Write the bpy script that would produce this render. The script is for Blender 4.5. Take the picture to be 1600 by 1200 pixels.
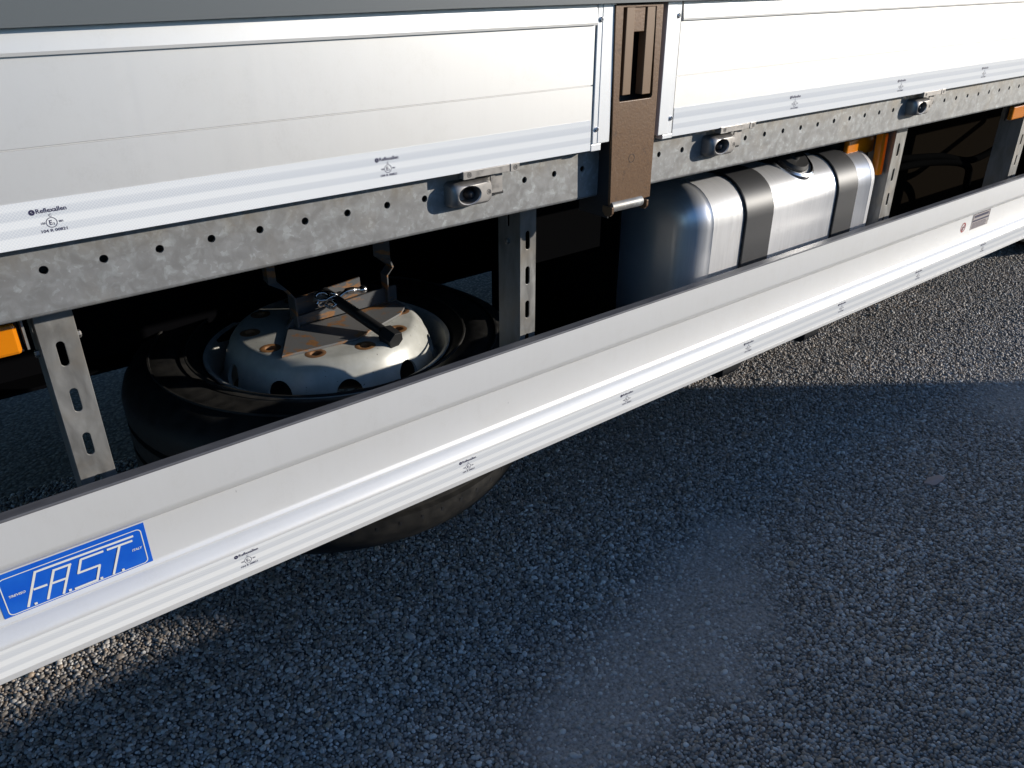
import bpy, bmesh, math, random
import numpy as np
from mathutils import Vector, Matrix, Euler
from mathutils.geometry import tessellate_polygon
for o in list(bpy.data.objects): bpy.data.objects.remove(o)
SC = bpy.context.scene
COL = SC.collection
R = math.radians
H = 1.05            # height of the side rail's hole line above the ground

# ------------------------------------------------------------------ camera, sky, sun, exposure
cam = bpy.data.cameras.new("camera"); cam.sensor_width = 36; cam.lens = 28.02
cam.clip_start = .02; cam.clip_end = 400
co = bpy.data.objects.new("camera", cam); COL.objects.link(co)
MR = ((0.78281633, -0.62225038, -0.00174696), (-0.2878041, -0.35957729, -0.88762209), (0.55169502, 0.69534785, -0.46056919))
m3 = Matrix((MR[0], tuple(-v for v in MR[1]), tuple(-v for v in MR[2]))).transposed()
co.matrix_world = Matrix.Translation((-0.13124, -1.09918, 0.32922 + H)) @ m3.to_4x4()
SC.camera = co
SUN = Vector((1.36, -1.0, .45)).normalized()
w = bpy.data.worlds.new("World"); SC.world = w; w.use_nodes = True
nt = w.node_tree; bg = nt.nodes["Background"]
sky = nt.nodes.new("ShaderNodeTexSky"); sky.sky_type = 'NISHITA'; sky.sun_disc = False
sky.sun_elevation = math.asin(SUN.z); sky.sun_rotation = math.atan2(SUN.x, SUN.y)
sky.altitude = 100; sky.air_density = 1.0; sky.dust_density = .3; sky.ozone_density = 5
nt.links.new(sky.outputs[0], bg.inputs[0]); bg.inputs[1].default_value = .15
sl = bpy.data.lights.new("sun", 'SUN'); sl.energy = 4.4; sl.angle = R(.53); sl.color = (1, .935, .84)
so = bpy.data.objects.new("sun", sl); COL.objects.link(so)
so.rotation_euler = SUN.to_track_quat('Z', 'Y').to_euler(); so.location = SUN * 20
SC.view_settings.view_transform = 'Standard'; SC.view_settings.look = 'None'
SC.view_settings.gamma = 1; SC.view_settings.exposure = .35
SC.view_settings.use_curve_mapping = False

# ------------------------------------------------------------------ materials
class MT:
    def __init__(s, name, color=(.5, .5, .5), rough=.5, metal=0., spec=.5):
        s.m = bpy.data.materials.new(name); s.m.use_nodes = True; s.t = s.m.node_tree
        s.b = s.t.nodes["Principled BSDF"]
        s.b.inputs["Base Color"].default_value = (*color, 1); s.b.inputs["Roughness"].default_value = rough
        s.b.inputs["Metallic"].default_value = metal; s.b.inputs["Specular IOR Level"].default_value = spec
    def n(s, typ, **kw):
        x = s.t.nodes.new(typ)
        for k, v in kw.items(): setattr(x, k, v)
        return x
    def l(s, a, b): s.t.links.new(a, b)
    def pos(s, scale=(1, 1, 1), obj=False):
        src = s.n("ShaderNodeTexCoord").outputs["Object"] if obj else s.n("ShaderNodeNewGeometry").outputs["Position"]
        mp = s.n("ShaderNodeMapping"); mp.inputs["Scale"].default_value = scale; s.l(src, mp.inputs[0]); return mp.outputs[0]
    def noise(s, scale, vec=None, detail=4, rough=.55, dist=0):
        x = s.n("ShaderNodeTexNoise"); x.inputs["Scale"].default_value = scale; x.inputs["Detail"].default_value = detail
        x.inputs["Roughness"].default_value = rough; x.inputs["Distortion"].default_value = dist
        s.l(vec if vec else s.pos(), x.inputs["Vector"]); return x.outputs["Fac"]
    def ramp(s, fac, stops, interp='LINEAR'):
        x = s.n("ShaderNodeValToRGB"); x.color_ramp.interpolation = interp
        e = x.color_ramp.elements
        while len(e) < len(stops): e.new(.5)
        for i, (p, c) in enumerate(stops):
            e[i].position = p; e[i].color = (*c, 1) if isinstance(c, tuple) else (c, c, c, 1)
        s.l(fac, x.inputs[0]); return x.outputs[0]
    def mix(s, fac, a, b, mode='MIX'):
        x = s.n("ShaderNodeMix", data_type='RGBA', blend_type=mode)
        for v, i in ((fac, 0), (a, 6), (b, 7)):
            if hasattr(v, "links"): s.l(v, x.inputs[i])
            elif i == 0: x.inputs[0].default_value = v
            else: x.inputs[i].default_value = (*v, 1) if len(v) == 3 else v
        return x.outputs[2]
    def math(s, op, a, b=0.):
        x = s.n("ShaderNodeMath", operation=op)
        for v, i in ((a, 0), (b, 1)):
            if hasattr(v, "links"): s.l(v, x.inputs[i])
            else: x.inputs[i].default_value = v
        return x.outputs[0]
    def col(s, c): s.l(c, s.b.inputs["Base Color"]); return s
    def rgh(s, c): s.l(c, s.b.inputs["Roughness"]); return s
    def bump(s, h, strength=.3, dist=.001):
        x = s.n("ShaderNodeBump"); x.inputs["Strength"].default_value = strength; x.inputs["Distance"].default_value = dist
        s.l(h, x.inputs["Height"]); s.l(x.outputs[0], s.b.inputs["Normal"]); return s

def board_mat(name, c, metal, r0, r1):
    m = MT(name, c, .4, metal)
    st = m.noise(1, m.pos((55, 4, 1.6)), 5, .6)             # vertical wash streaks
    big = m.noise(1, m.pos((3, 3, 5)), 3)
    spots = m.noise(1, m.pos((95, 40, 34)), 2, .5)
    base = m.mix(m.ramp(st, [(.35, 0.), (.75, 1.)]), c, tuple(v * .975 for v in c))
    base = m.mix(m.ramp(big, [(.45, 0.), (.8, .25)]), base, tuple(v * k for v, k in zip(c, (.88, .86, .81))))
    base = m.mix(m.ramp(spots, [(.80, 0.), (.825, .7)]), base, (.10, .09, .10))
    gr = m.math('MULTIPLY', m.ramp(m.noise(1, m.pos((16, 16, 16)), 6, .7, .8), [(.50, 0.), (.75, .15)]), m.ramp(m.noise(1, m.pos((420, 420, 300)), 2), [(.42, .2), (.62, 1.)]))
    base = m.mix(gr, base, (.36, .33, .28))
    scr = m.ramp(m.noise(1, m.pos((7, 200, 420)), 3, .7, .3), [(.735, 0.), (.765, .22)])
    base = m.mix(scr, base, (.38, .37, .36))
    m.col(base).rgh(m.ramp(st, [(.3, r0), (.7, r1)]))
    m.bump(m.noise(1, m.pos((3, 60, 900)), 2), .02, .0004)
    return m.m
ALU = board_mat("white_anodised_board", (.62, .61, .59), .52, .47, .51)
GUARD = board_mat("white_anodised_guard", (.635, .636, .632), .34, .47, .51)
TRIM = MT("white_trim", (.80, .80, .79), .35, .3).m
def galv():
    m = MT("galvanised_steel", (.3, .3, .3), .5, .45)
    p = m.pos()
    v = m.n("ShaderNodeTexVoronoi"); v.inputs["Scale"].default_value = 130
    wp = m.mix(.35, p, p); nn = m.n("ShaderNodeTexNoise"); nn.inputs["Scale"].default_value = 60; nn.inputs["Detail"].default_value = 3
    m.l(p, nn.inputs["Vector"]); vv = m.n("ShaderNodeVectorMath", operation='MULTIPLY_ADD')
    m.l(nn.outputs["Color"], vv.inputs[0]); vv.inputs[1].default_value = (.02, .02, .02); m.l(p, vv.inputs[2])
    m.l(vv.outputs[0], v.inputs["Vector"])
    sep = m.n("ShaderNodeSeparateColor"); m.l(v.outputs["Color"], sep.inputs[0])
    spang = m.ramp(sep.outputs[0], [(.0, (.240, .240, .236)), (.55, (.265, .265, .262)), (.80, (.295, .305, .302)), (1., (.335, .348, .344))])
    n1 = m.noise(45, p, 5, .65, .6)
    c = m.mix(m.ramp(n1, [(.40, 0.), (.62, 1.)]), (.225, .222, .215), spang)
    n2 = m.noise(9, p, 4)
    c = m.mix(m.ramp(n2, [(.55, 0.), (.8, .35)]), c, (.27, .22, .15))
    c = m.mix(m.ramp(m.noise(120, p, 3), [(.66, 0.), (.74, .35)]), c, (.45, .48, .48))
    sz = m.n("ShaderNodeSeparateXYZ"); m.l(p, sz.inputs[0])
    top = m.n("ShaderNodeMapRange"); m.l(sz.outputs[2], top.inputs[0]); top.inputs[1].default_value = H - .005; top.inputs[2].default_value = H + .036
    dn = m.ramp(m.noise(1, m.pos((22, 22, 6)), 5, .65, .5), [(.42, 0.), (.68, .75)])
    c = m.mix(m.math('MULTIPLY', top.outputs[0], dn), c, (.19, .150, .095))
    m.col(c).rgh(m.ramp(n1, [(.3, .42), (.7, .6)])); m.bump(n1, .15, .0006)
    return m.m
GALV = galv()
def postmat():
    m = MT("zinc_post", (.25, .25, .24), .5, .5)
    n1 = m.noise(1, m.pos((40, 40, 14)), 5, .6, .5); n2 = m.noise(16, None, 4)
    c = m.mix(m.ramp(n1, [(.35, 0.), (.7, 1.)]), (.19, .185, .175), (.30, .295, .28))
    c = m.mix(m.ramp(n2, [(.5, 0.), (.75, .5)]), c, (.24, .20, .15))
    m.col(c).rgh(m.ramp(n1, [(.3, .4), (.7, .6)])).bump(n1, .1, .0005); return m.m
POST = postmat()
def bronze():
    m = MT("brown_stanchion_paint", (.2, .12, .06), .45, .1)
    n1 = m.noise(260, None, 3, .6); n2 = m.noise(12, None, 4)
    c = m.mix(m.ramp(n1, [(.3, 0.), (.7, 1.)]), (.090, .043, .0165), (.140, .072, .030))
    c = m.mix(m.ramp(n2, [(.4, 0.), (.75, .6)]), c, (.12, .068, .034))
    sc_ = m.noise(1, m.pos((60, 60, 12)), 5, .75, 1.2)
    c = m.mix(m.ramp(sc_, [(.60, 0.), (.72, .55)]), c, (.24, .17, .115))
    c = m.mix(m.ramp(m.noise(38, None, 5, .7), [(.62, 0.), (.70, .7)]), c, (.055, .028, .014))
    m.col(c).bump(n1, .35, .0008); return m.m
BRONZE = bronze()
BRONZE2 = MT("brown_bar", (.165, .098, .052), .45, .05).m
TARP = MT("grey_tarpaulin", (.085, .095, .098), .55)
TARP.bump(TARP.noise(1, TARP.pos((500, 500, 500)), 2), .1, .0004); TARP = TARP.m
HEM = MT("blue_hem", (.01, .05, .30), .5).m
BLACK = MT("black_paint", (.012, .012, .013), .5).m
VOID = MT("matt_black_blocker", (.003, .003, .0032), .9, 0, 0.).m  # near-black, for the added light-blocking plates and box
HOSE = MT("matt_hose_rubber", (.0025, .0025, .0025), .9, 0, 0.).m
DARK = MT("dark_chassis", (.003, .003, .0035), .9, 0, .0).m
PLASTIC = MT("black_plastic", (.007, .0055, .004), .85, 0, 0.)
PLASTIC.bump(PLASTIC.noise(90, None, 4), .2, .001); PLASTIC = PLASTIC.m
LIP = MT("grey_guard_lip", (.085, .085, .092), .5)
LIP.col(LIP.ramp(LIP.noise(1, LIP.pos((18, 60, 60)), 4), [(.3, (.07, .07, .078)), (.7, (.115, .115, .12))])); LIP = LIP.m
def tape():
    m = MT("reflective_tape", (.75, .76, .78), .32)
    tc = m.n("ShaderNodeTexCoord"); s = m.n("ShaderNodeSeparateXYZ"); m.l(tc.outputs["Object"], s.inputs[0])
    z = m.math('MULTIPLY_ADD', s.outputs[2], 1 / .053); z.node.inputs[2].default_value = .5
    bands = m.ramp(z, [(.0, .15), (.06, .0), (.24, .0), (.28, .9), (.42, .75), (.46, .0), (.60, .05), (.65, 1.), (.80, .8), (.86, .15), (1., .35)])
    a = m.math('ADD', s.outputs[0], s.outputs[2]); b = m.math('SUBTRACT', s.outputs[0], s.outputs[2])
    f = 2 * math.pi / .0042
    la = m.math('ABSOLUTE', m.math('SINE', m.math('MULTIPLY', a, f / 2))); lb = m.math('ABSOLUTE', m.math('SINE', m.math('MULTIPLY', b, f / 2)))
    lat = m.ramp(m.math('MINIMUM', la, lb), [(.10, 1.), (.42, 0.)])
    c0 = m.mix(bands, (.74, .735, .71), (.53, .54, .55))
    c = m.mix(m.math('MULTIPLY', lat, .45), c0, (.80, .80, .77))
    c = m.mix(m.math('MULTIPLY', m.math('SUBTRACT', 1., lat), .22), c, (.42, .48, .58))
    m.col(c); return m.m
TAPE = tape()
INK = MT("dark_ink", (.025, .022, .06), .5).m
REDINK = MT("red_ink", (.30, .03, .03), .5).m
LABEL = MT("grey_label", (.36, .32, .30), .5).m
BLUE = MT("blue_sticker", (.006, .085, .46), .35)
BLUE.col(BLUE.ramp(BLUE.noise(30, None, 4), [(.35, (.005, .082, .47)), (.72, (.01, .105, .50))])); BLUE = BLUE.m
PALE = MT("pale_print", (.62, .62, .58), .45).m
ORANGE = MT("amber_lens", (.60, .185, .004), .22)
ORANGE.b.inputs["Subsurface Weight"].default_value = .0
ORANGE.bump(ORANGE.noise(1, ORANGE.pos((400, 400, 400)), 1), .15, .0005); ORANGE = ORANGE.m
def alutank():
    m = MT("brushed_tank_aluminium", (.66, .66, .68), .3, .68)
    n1 = m.noise(1, m.pos((260, 8, 8)), 4, .6); n2 = m.noise(10, None, 3)
    c = m.mix(m.ramp(n1, [(.3, 0.), (.7, 1.)]), (.72, .72, .73), (.80, .80, .81))
    c = m.mix(m.ramp(n2, [(.6, 0.), (.8, .25)]), c, (.5, .46, .40))
    m.col(c).rgh(m.ramp(n1, [(.3, .33), (.7, .38)])).bump(n1, .06, .0005); return m.m
TANK = alutank()
STRAP = MT("dark_strap", (.040, .040, .042), .48, .2)
STRAP.bump(STRAP.noise(1, STRAP.pos((300, 10, 10)), 3), .05, .0005); STRAP = STRAP.m
CHROME = MT("steel_bright", (.62, .62, .63), .22, 1.).m
LOCK = MT("cast_lock", (.30, .285, .27), .36, .85)
LOCK.rgh(LOCK.ramp(LOCK.noise(80, None, 4), [(.3, .38), (.7, .6)])); LOCK = LOCK.m
def rubber():
    m = MT("tyre_rubber", (.016, .016, .017), .5, 0, .3)
    n1 = m.noise(35, None, 4)
    m.col(m.ramp(n1, [(.3, (.008, .008, .008)), (.75, (.022, .0205, .018))])).rgh(m.ramp(n1, [(.3, .45), (.7, .65)])); return m.m
RUBBER = rubber()
TYREMARK = MT("tyre_lettering_rubber", (.05, .05, .05), .4).m
def rimmat():
    m = MT("silver_rim_paint", (.62, .62, .56), .38, .1)
    n1 = m.noise(30, None, 5); n2 = m.noise(140, None, 2)
    c = m.mix(m.ramp(n1, [(.35, 0.), (.7, 1.)]), (.38, .38, .345), (.47, .47, .435))
    c = m.mix(m.ramp(n2, [(.70, 0.), (.74, .85)]), c, (.06, .04, .03))
    m.col(c); return m.m
RIM = rimmat()
def rust(name, paint, lo, hi, sc=16):
    m = MT(name, paint, .55)
    n1 = m.noise(sc, m.pos((1, 1, 3)), 6, .65, .4); n2 = m.noise(140, None, 3)
    r = m.mix(n2, (.15, .062, .020), (.30, .155, .06))
    c = m.mix(m.ramp(n1, [(lo, 0.), (hi, 1.)]), paint, r)
    m.col(c).bump(n2, .3, .0008); return m.m
RUSTY = rust("grey_paint_with_rust", (.075, .078, .082), .52, .58)
RUSTY2 = rust("flaking_grey_paint", (.125, .125, .125), .55, .60, 14)
RUST = rust("bare_rust", (.16, .08, .04), .3, .6)
RAG = MT("frayed_strap", (.20, .16, .12), .8).m

# pebbles / ground: dust patches are dirt lying on the concrete, placed in world space
DUST = [(1.10, -.22, .22), (1.27, -.17, .19), (1.42, -.10, .13), (.94, -.26, .20), (.80, -.29, .19), (.66, -.31, .16), (1.02, -.36, .15), (1.20, -.31, .13), (2.86, -.27, .26)]
def dust_mask(m):
    geo = m.n("ShaderNodeNewGeometry").outputs["Position"]; tot = None
    for x, y, r in DUST:
        d = m.n("ShaderNodeVectorMath", operation='DISTANCE'); m.l(geo, d.inputs[0]); d.inputs[1].default_value = (x, y, 0)
        g = m.n("ShaderNodeMapRange", interpolation_type='SMOOTHSTEP'); m.l(d.outputs["Value"], g.inputs[0])
        g.inputs[1].default_value = 0; g.inputs[2].default_value = r * 1.35; g.inputs[3].default_value = 1; g.inputs[4].default_value = 0
        tot = g.outputs[0] if tot is None else m.math('MAXIMUM', tot, g.outputs[0])
    n = m.noise(11, geo, 6, .68)
    a = m.math('ADD', m.math('MULTIPLY', tot, .50), m.math('MULTIPLY', n, 1.5))
    v = m.math('MULTIPLY', m.ramp(a, [(.70, 0.), (1.0, .62)]), m.ramp(tot, [(.0, 0.), (.75, 1.)]))
    v = m.math('MULTIPLY', v, m.ramp(m.noise(150, geo, 3, .7), [(.36, .35), (.56, 1.)]))
    return v
def pebble_mat():
    m = MT("river_pebbles", (.2, .2, .2), .42)
    oi = m.n("ShaderNodeObjectInfo")
    c = m.ramp(oi.outputs["Random"], [(0, (.06, .056, .052)), (.14, (.16, .112, .076)), (.3, (.245, .23, .215)), (.42, (.33, .235, .155)), (.58, (.41, .39, .365)),
                                      (.72, (.20, .165, .132)), (.86, (.46, .43, .405)), (.95, (.56, .53, .49)), (1, (.70, .67, .63))])
    big = m.noise(2.2, None, 3)
    c = m.mix(m.ramp(big, [(.35, .0), (.7, .35)]), c, (.11, .106, .102))
    c = m.mix(m.math('MULTIPLY', dust_mask(m), .80), c, m.ramp(oi.outputs["Random"], [(0, (.24, .215, .19)), (.5, (.38, .35, .32)), (1, (.50, .465, .43))]))
    n = m.noise(250, None, 3); c = m.mix(.15, c, m.mix(n, (.10, .10, .10), (.42, .41, .39)))
    m.col(c).rgh(m.ramp(oi.outputs["Random"], [(0, .38), (1, .62)])); m.bump(n, .1, .0006); return m.m
PEB = pebble_mat()
def ground_mat():
    m = MT("exposed_aggregate_ground", (.1, .1, .1), .75)
    v = m.n("ShaderNodeTexVoronoi"); v.inputs["Scale"].default_value = 95; m.l(m.pos((1, 1, 0)), v.inputs["Vector"])
    s = m.n("ShaderNodeSeparateColor"); m.l(v.outputs["Color"], s.inputs[0])
    c = m.ramp(s.outputs[0], [(0, (.06, .056, .052)), (.5, (.12, .11, .10)), (1, (.22, .21, .20))])
    c = m.mix(m.ramp(v.outputs["Distance"], [(.35, 0.), (.75, 1.)]), c, (.035, .033, .031))
    c = m.mix(m.math('MULTIPLY', dust_mask(m), .95), c, (.43, .395, .36))
    m.col(c); m.bump(m.math('SUBTRACT', 1., v.outputs["Distance"]), .6, .006); return m.m
GROUND = ground_mat()
WALLM = MT("grey_concrete", (.30, .29, .27), .85)
WALLM.col(WALLM.ramp(WALLM.noise(3, None, 6), [(.3, (.24, .23, .215)), (.7, (.34, .33, .31))])); WALLM = WALLM.m

# ------------------------------------------------------------------ mesh helpers (z is measured from the hole line; H is added on linking)
def new(name, verts, faces, mat, parent=None, smooth=None, bevel=0, mi=None, absz=False):
    v = np.array(verts, float).reshape(-1, 3)
    if not absz: v[:, 2] += H
    c = (v.min(0) + v.max(0)) / 2
    me = bpy.data.meshes.new(name); me.from_pydata((v - c).tolist(), [], faces)
    for mm in (mat if isinstance(mat, (list, tuple)) else [mat]): me.materials.append(mm)
    if mi is not None: me.polygons.foreach_set("material_index", mi)
    bm = bmesh.new(); bm.from_mesh(me)
    if mi is None: bmesh.ops.remove_doubles(bm, verts=bm.verts, dist=1e-6)
    bmesh.ops.recalc_face_normals(bm, faces=bm.faces); bm.to_mesh(me); bm.free()
    if smooth:
        me.shade_smooth(); me.set_sharp_from_angle(angle=R(smooth))
    o = bpy.data.objects.new(name, me); COL.objects.link(o)
    o["wc"] = c.tolist()
    place(o, c, parent)
    if bevel:
        b = o.modifiers.new("bevel", 'BEVEL'); b.width = bevel; b.segments = 2; b.limit_method = 'ANGLE'; b.angle_limit = R(40)
    return o
def wpos(o):
    p = Vector(o.location)
    while o.parent: o = o.parent; p += Vector(o.location)
    return p
def place(o, c, parent):
    o.parent = parent
    o.location = Vector(c) - (wpos(parent) if parent else Vector((0, 0, 0)))
def tag(o, label=None, cat=None, group=None, kind=None):
    for k, v in (("label", label), ("category", cat), ("group", group), ("kind", kind)):
        if v: o[k] = v
    return o
def dup(o, parent, dx=0, dy=0, dz=0):
    c = o.copy(); COL.objects.link(c); c.parent = parent
    c.location = Vector(o.location) + Vector((dx, dy, dz))
    for ch in list(o.children):
        d = ch.copy(); COL.objects.link(d); d.parent = c
    return c
def join(*parts):
    V, F = [], []
    for v, f in parts:
        k = len(V); V += [tuple(p) for p in v]; F += [tuple(i + k for i in q) for q in f]
    return V, F
def box(x0, x1, y0, y1, z0, z1):
    v = [(x, y, z) for x in (x0, x1) for y in (y0, y1) for z in (z0, z1)]
    return v, [(0, 1, 3, 2), (4, 6, 7, 5), (0, 4, 5, 1), (2, 3, 7, 6), (0, 2, 6, 4), (1, 5, 7, 3)]
def loft(loops, closed=True, caps=True):
    n = len(loops[0]); V = [tuple(p) for l in loops for p in l]; F = []
    for i in range(len(loops) - 1):
        for j in range(n if closed else n - 1):
            a = i * n + j; b = i * n + (j + 1) % n; F.append((a, b, b + n, a + n))
    if caps:
        F.append(tuple(range(n))[::-1]); k = (len(loops) - 1) * n; F.append(tuple(range(k, k + n)))
    return V, F
def plate(outer, holes, t, f):
    """outer and holes are 2-D loops; f(u, v, d) gives the 3-D point, d from 0 (front) to t (back)"""
    loops = [outer] + holes
    tris = tessellate_polygon([[Vector((u, v, 0)) for u, v in l] for l in loops])
    flat = [p for l in loops for p in l]; n = len(flat)
    V = [f(u, v, 0) for u, v in flat] + [f(u, v, t) for u, v in flat]
    F = [tuple(x) for x in tris] + [tuple(i + n for i in x[::-1]) for x in tris]
    k = 0
    for l in loops:
        m = len(l)
        for j in range(m):
            a, b = k + j, k + (j + 1) % m; F.append((a, b, b + n, a + n))
        k += m
    return V, F
def circ(cx, cz, r, n=16, rz=None):
    return [(cx + r * math.cos(2 * math.pi * i / n), cz + (rz or r) * math.sin(2 * math.pi * i / n)) for i in range(n)]
def slot(cx, cz, wd, ht, n=8):
    r = wd / 2; p = []
    for s in (1, -1):
        for i in range(n + 1):
            a = math.pi * i / n + (0 if s > 0 else math.pi)
            p.append((cx + r * math.cos(a), cz + s * (ht / 2 - r) + r * math.sin(a)))
    return p
def rrect(x0, x1, z0, z1, r, n=6):
    p = []
    for cx, cz, a0 in ((x1 - r, z1 - r, 0), (x0 + r, z1 - r, 90), (x0 + r, z0 + r, 180), (x1 - r, z0 + r, 270)):
        for i in range(n + 1):
            a = R(a0 + 90 * i / n); p.append((cx + r * math.cos(a), cz + r * math.sin(a)))
    return p
def extr(profile, x0, x1, closed=True):
    return loft([[(x, y, z) for y, z in profile] for x in (x0, x1)], closed, closed)
def tube(path, rad, n=10, caps=True):
    P = [Vector(p) for p in path]; rads = rad if isinstance(rad, (list, tuple)) else [rad] * len(P)
    loops = []; up = Vector((0.13, .21, .97))
    for i, p in enumerate(P):
        t = (P[min(i + 1, len(P) - 1)] - P[max(i - 1, 0)]).normalized()
        a = t.cross(up).normalized(); b = t.cross(a).normalized()
        loops.append([p + rads[i] * (math.cos(2 * math.pi * k / n) * a + math.sin(2 * math.pi * k / n) * b) for k in range(n)])
    return loft(loops, True, caps)
def lathe(profile, cx, cy, n=96):
    loops = []
    for i in range(n + 1):
        a = 2 * math.pi * i / n
        loops.append([(cx + r * math.cos(a), cy + r * math.sin(a), z) for r, z in profile])
    V, F = loft(loops[:-1], True, False); m = len(profile)
    for j in range(m):
        a = (n - 1) * m + j; b = (n - 1) * m + (j + 1) % m; F.append((a, b, (j + 1) % m, j))
    return V, F
def smooth_path(pts, n=8):
    P = [Vector(p) for p in pts]; out = []
    for i in range(len(P) - 1):
        p0, p1, p2, p3 = P[max(i - 1, 0)], P[i], P[i + 1], P[min(i + 2, len(P) - 1)]
        for k in range(n):
            t = k / n
            out.append(.5 * ((2 * p1) + (p2 - p0) * t + (2 * p0 - 5 * p1 + 4 * p2 - p3) * t * t + (3 * p1 - p0 - 3 * p2 + p3) * t ** 3))
    return out + [P[-1]]
TX = {}
def text2d(s, width=None, height=None, shear=0):
    """flat outline triangles of a word, left-bottom at the origin"""
    if s not in TX:
        cu = bpy.data.curves.new("t", 'FONT'); cu.body = s; cu.resolution_u = 2; cu.offset = .025
        ob = bpy.data.objects.new("t", cu); COL.objects.link(ob)
        dg = bpy.context.evaluated_depsgraph_get(); me = bpy.data.meshes.new_from_object(ob.evaluated_get(dg))
        v = np.array([tuple(x.co[:2]) for x in me.vertices]); f = [tuple(p.vertices) for p in me.polygons]
        bpy.data.objects.remove(ob); bpy.data.curves.remove(cu); bpy.data.meshes.remove(me)
        TX[s] = (v - v.min(0), f)
    v, f = TX[s]; k = v.max(0); v = v.copy()
    sx = (width / k[0]) if width else None; sy = (height / k[1]) if height else None
    sx = sx or sy; sy = sy or sx
    v = v * (sx, sy); v[:, 0] += shear * v[:, 1]
    return v, f
def flat(v2, f, x, z, y):
    return [(x + a, y, z + b) for a, b in v2], f
def ring2d(cx, cz, r0, r1, n=28):
    v = circ(cx, cz, r0, n) + circ(cx, cz, r1, n)
    return v, [(i, (i + 1) % n, n + (i + 1) % n, n + i) for i in range(n)]
def bar2d(a, b, wd, ext=0):
    a, b = Vector(a), Vector(b); d = (b - a).normalized(); q = Vector((-d.y, d.x)) * wd / 2
    a = a - d * ext; b = b + d * ext
    return [tuple(a + q), tuple(b + q), tuple(b - q), tuple(a - q)], [(0, 1, 2, 3)]
def multi(name, groups, mats, parent, **kw):
    V, F, mi = [], [], []
    for (v, f), i in groups:
        k = len(V); V += [tuple(p) for p in v]; F += [tuple(a + k for a in q) for q in f]; mi += [i] * len(f)
    return new(name, V, F, mats, parent, mi=mi, **kw)

# ------------------------------------------------------------------ ground
def ground():
    xs = [-60, 60]; v = [(x, y, 0) for x in xs for y in (-60, 60)]
    o = new("ground", v, [(0, 2, 3, 1)], GROUND, absz=True); tag(o, kind="structure")
    rng = np.random.default_rng(4); sp = .0083
    X, Y = np.meshgrid(np.arange(-1.0, 5.3, sp), np.arange(-1.5, 1.35, sp * .87))
    X[1::2] += sp / 2
    P = np.stack([X.ravel(), Y.ravel()], 1); P += rng.normal(0, sp * .2, P.shape); n = len(P)
    du = np.zeros(n)
    for x, y, r in DUST:
        d = np.hypot(P[:, 0] - x, P[:, 1] - y) / (r * 1.35); du = np.maximum(du, np.clip(1 - d, 0, 1) ** 2 * (3 - 2 * np.clip(1 - d, 0, 1)))
    s = .0038 * np.exp(rng.normal(0, .24, n))
    s = np.where(rng.random(n) < .02, s * 1.45, s)
    zz = rng.normal(.0006, .0011, n) - du * (.0020 + rng.random(n) * .0048)
    scl = np.stack([s * (1.02 + .42 * rng.random(n)), s * (.85 + .25 * rng.random(n)), s * (.70 + .3 * rng.random(n))], 1)
    rot = np.stack([rng.normal(0, .3, n), rng.normal(0, .3, n), rng.random(n) * 6.283], 1)
    me = bpy.data.meshes.new("pebbles"); me.vertices.add(n)
    me.vertices.foreach_set("co", np.stack([P[:, 0], P[:, 1], zz], 1).astype(np.float32).ravel())
    for nm, arr in (("scl", scl), ("rot", rot)):
        a = me.attributes.new(nm, 'FLOAT_VECTOR', 'POINT'); a.data.foreach_set("vector", arr.astype(np.float32).ravel())
    ob = bpy.data.objects.new("pebbles", me); COL.objects.link(ob)
    tag(ob, "rounded dark grey and brown pebbles set in the concrete yard", "pebbles", kind="stuff")
    g = bpy.data.node_groups.new("scatter", 'GeometryNodeTree')
    g.interface.new_socket("Geometry", in_out='INPUT', socket_type='NodeSocketGeometry')
    g.interface.new_socket("Geometry", in_out='OUTPUT', socket_type='NodeSocketGeometry')
    N = g.nodes.new; L = g.links.new
    gi, go = N("NodeGroupInput"), N("NodeGroupOutput")
    ico = N("GeometryNodeMeshIcoSphere"); ico.inputs["Radius"].default_value = 1; ico.inputs["Subdivisions"].default_value = 2
    sm = N("GeometryNodeSetShadeSmooth"); L(ico.outputs[0], sm.inputs[0])
    st = N("GeometryNodeSetMaterial"); st.inputs["Material"].default_value = PEB; L(sm.outputs[0], st.inputs[0])
    ip = N("GeometryNodeInstanceOnPoints"); L(gi.outputs[0], ip.inputs["Points"]); L(st.outputs[0], ip.inputs["Instance"])
    for nm, sock in (("rot", "Rotation"), ("scl", "Scale")):
        na = N("GeometryNodeInputNamedAttribute"); na.data_type = 'FLOAT_VECTOR'; na.inputs[0].default_value = nm
        if sock == "Rotation":
            er = N("FunctionNodeEulerToRotation"); L(na.outputs[0], er.inputs[0]); L(er.outputs[0], ip.inputs[sock])
        else: L(na.outputs[0], ip.inputs[sock])
    L(ip.outputs[0], go.inputs[0])
    ob.modifiers.new("scatter", 'NODES').node_group = g
    me.materials.append(PEB)
ground()

# unseen stand-in wall on the sun side, added to shade the near ground
def wall():
    t = bpy.data.objects.new("shade_wall", None); COL.objects.link(t); t.location = (-.5, -3.1, 0)
    tag(t, "unseen grey stand-in wall, added opposite the truck to shade the ground", "wall")
    new("shade_wall_body", *box(5.17, 6.85, -3.2, -3.0, 0, 1.68), WALLM, t, absz=True)
    new("shade_wall_top", *box(5.15, 6.9, -3.23, -2.97, 1.683, 1.75), WALLM, t, absz=True, bevel=.01)
    new("shade_wall_body", *box(-9, 5.165, -3.19, -3.005, 0, 1.487), WALLM, t, absz=True)  # lower step, shaped to let a sun patch reach the ground
    new("shade_wall_top", *box(-9.02, 5.145, -3.23, -2.97, 1.49, 1.552), WALLM, t, absz=True, bevel=.01)
wall()

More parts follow.
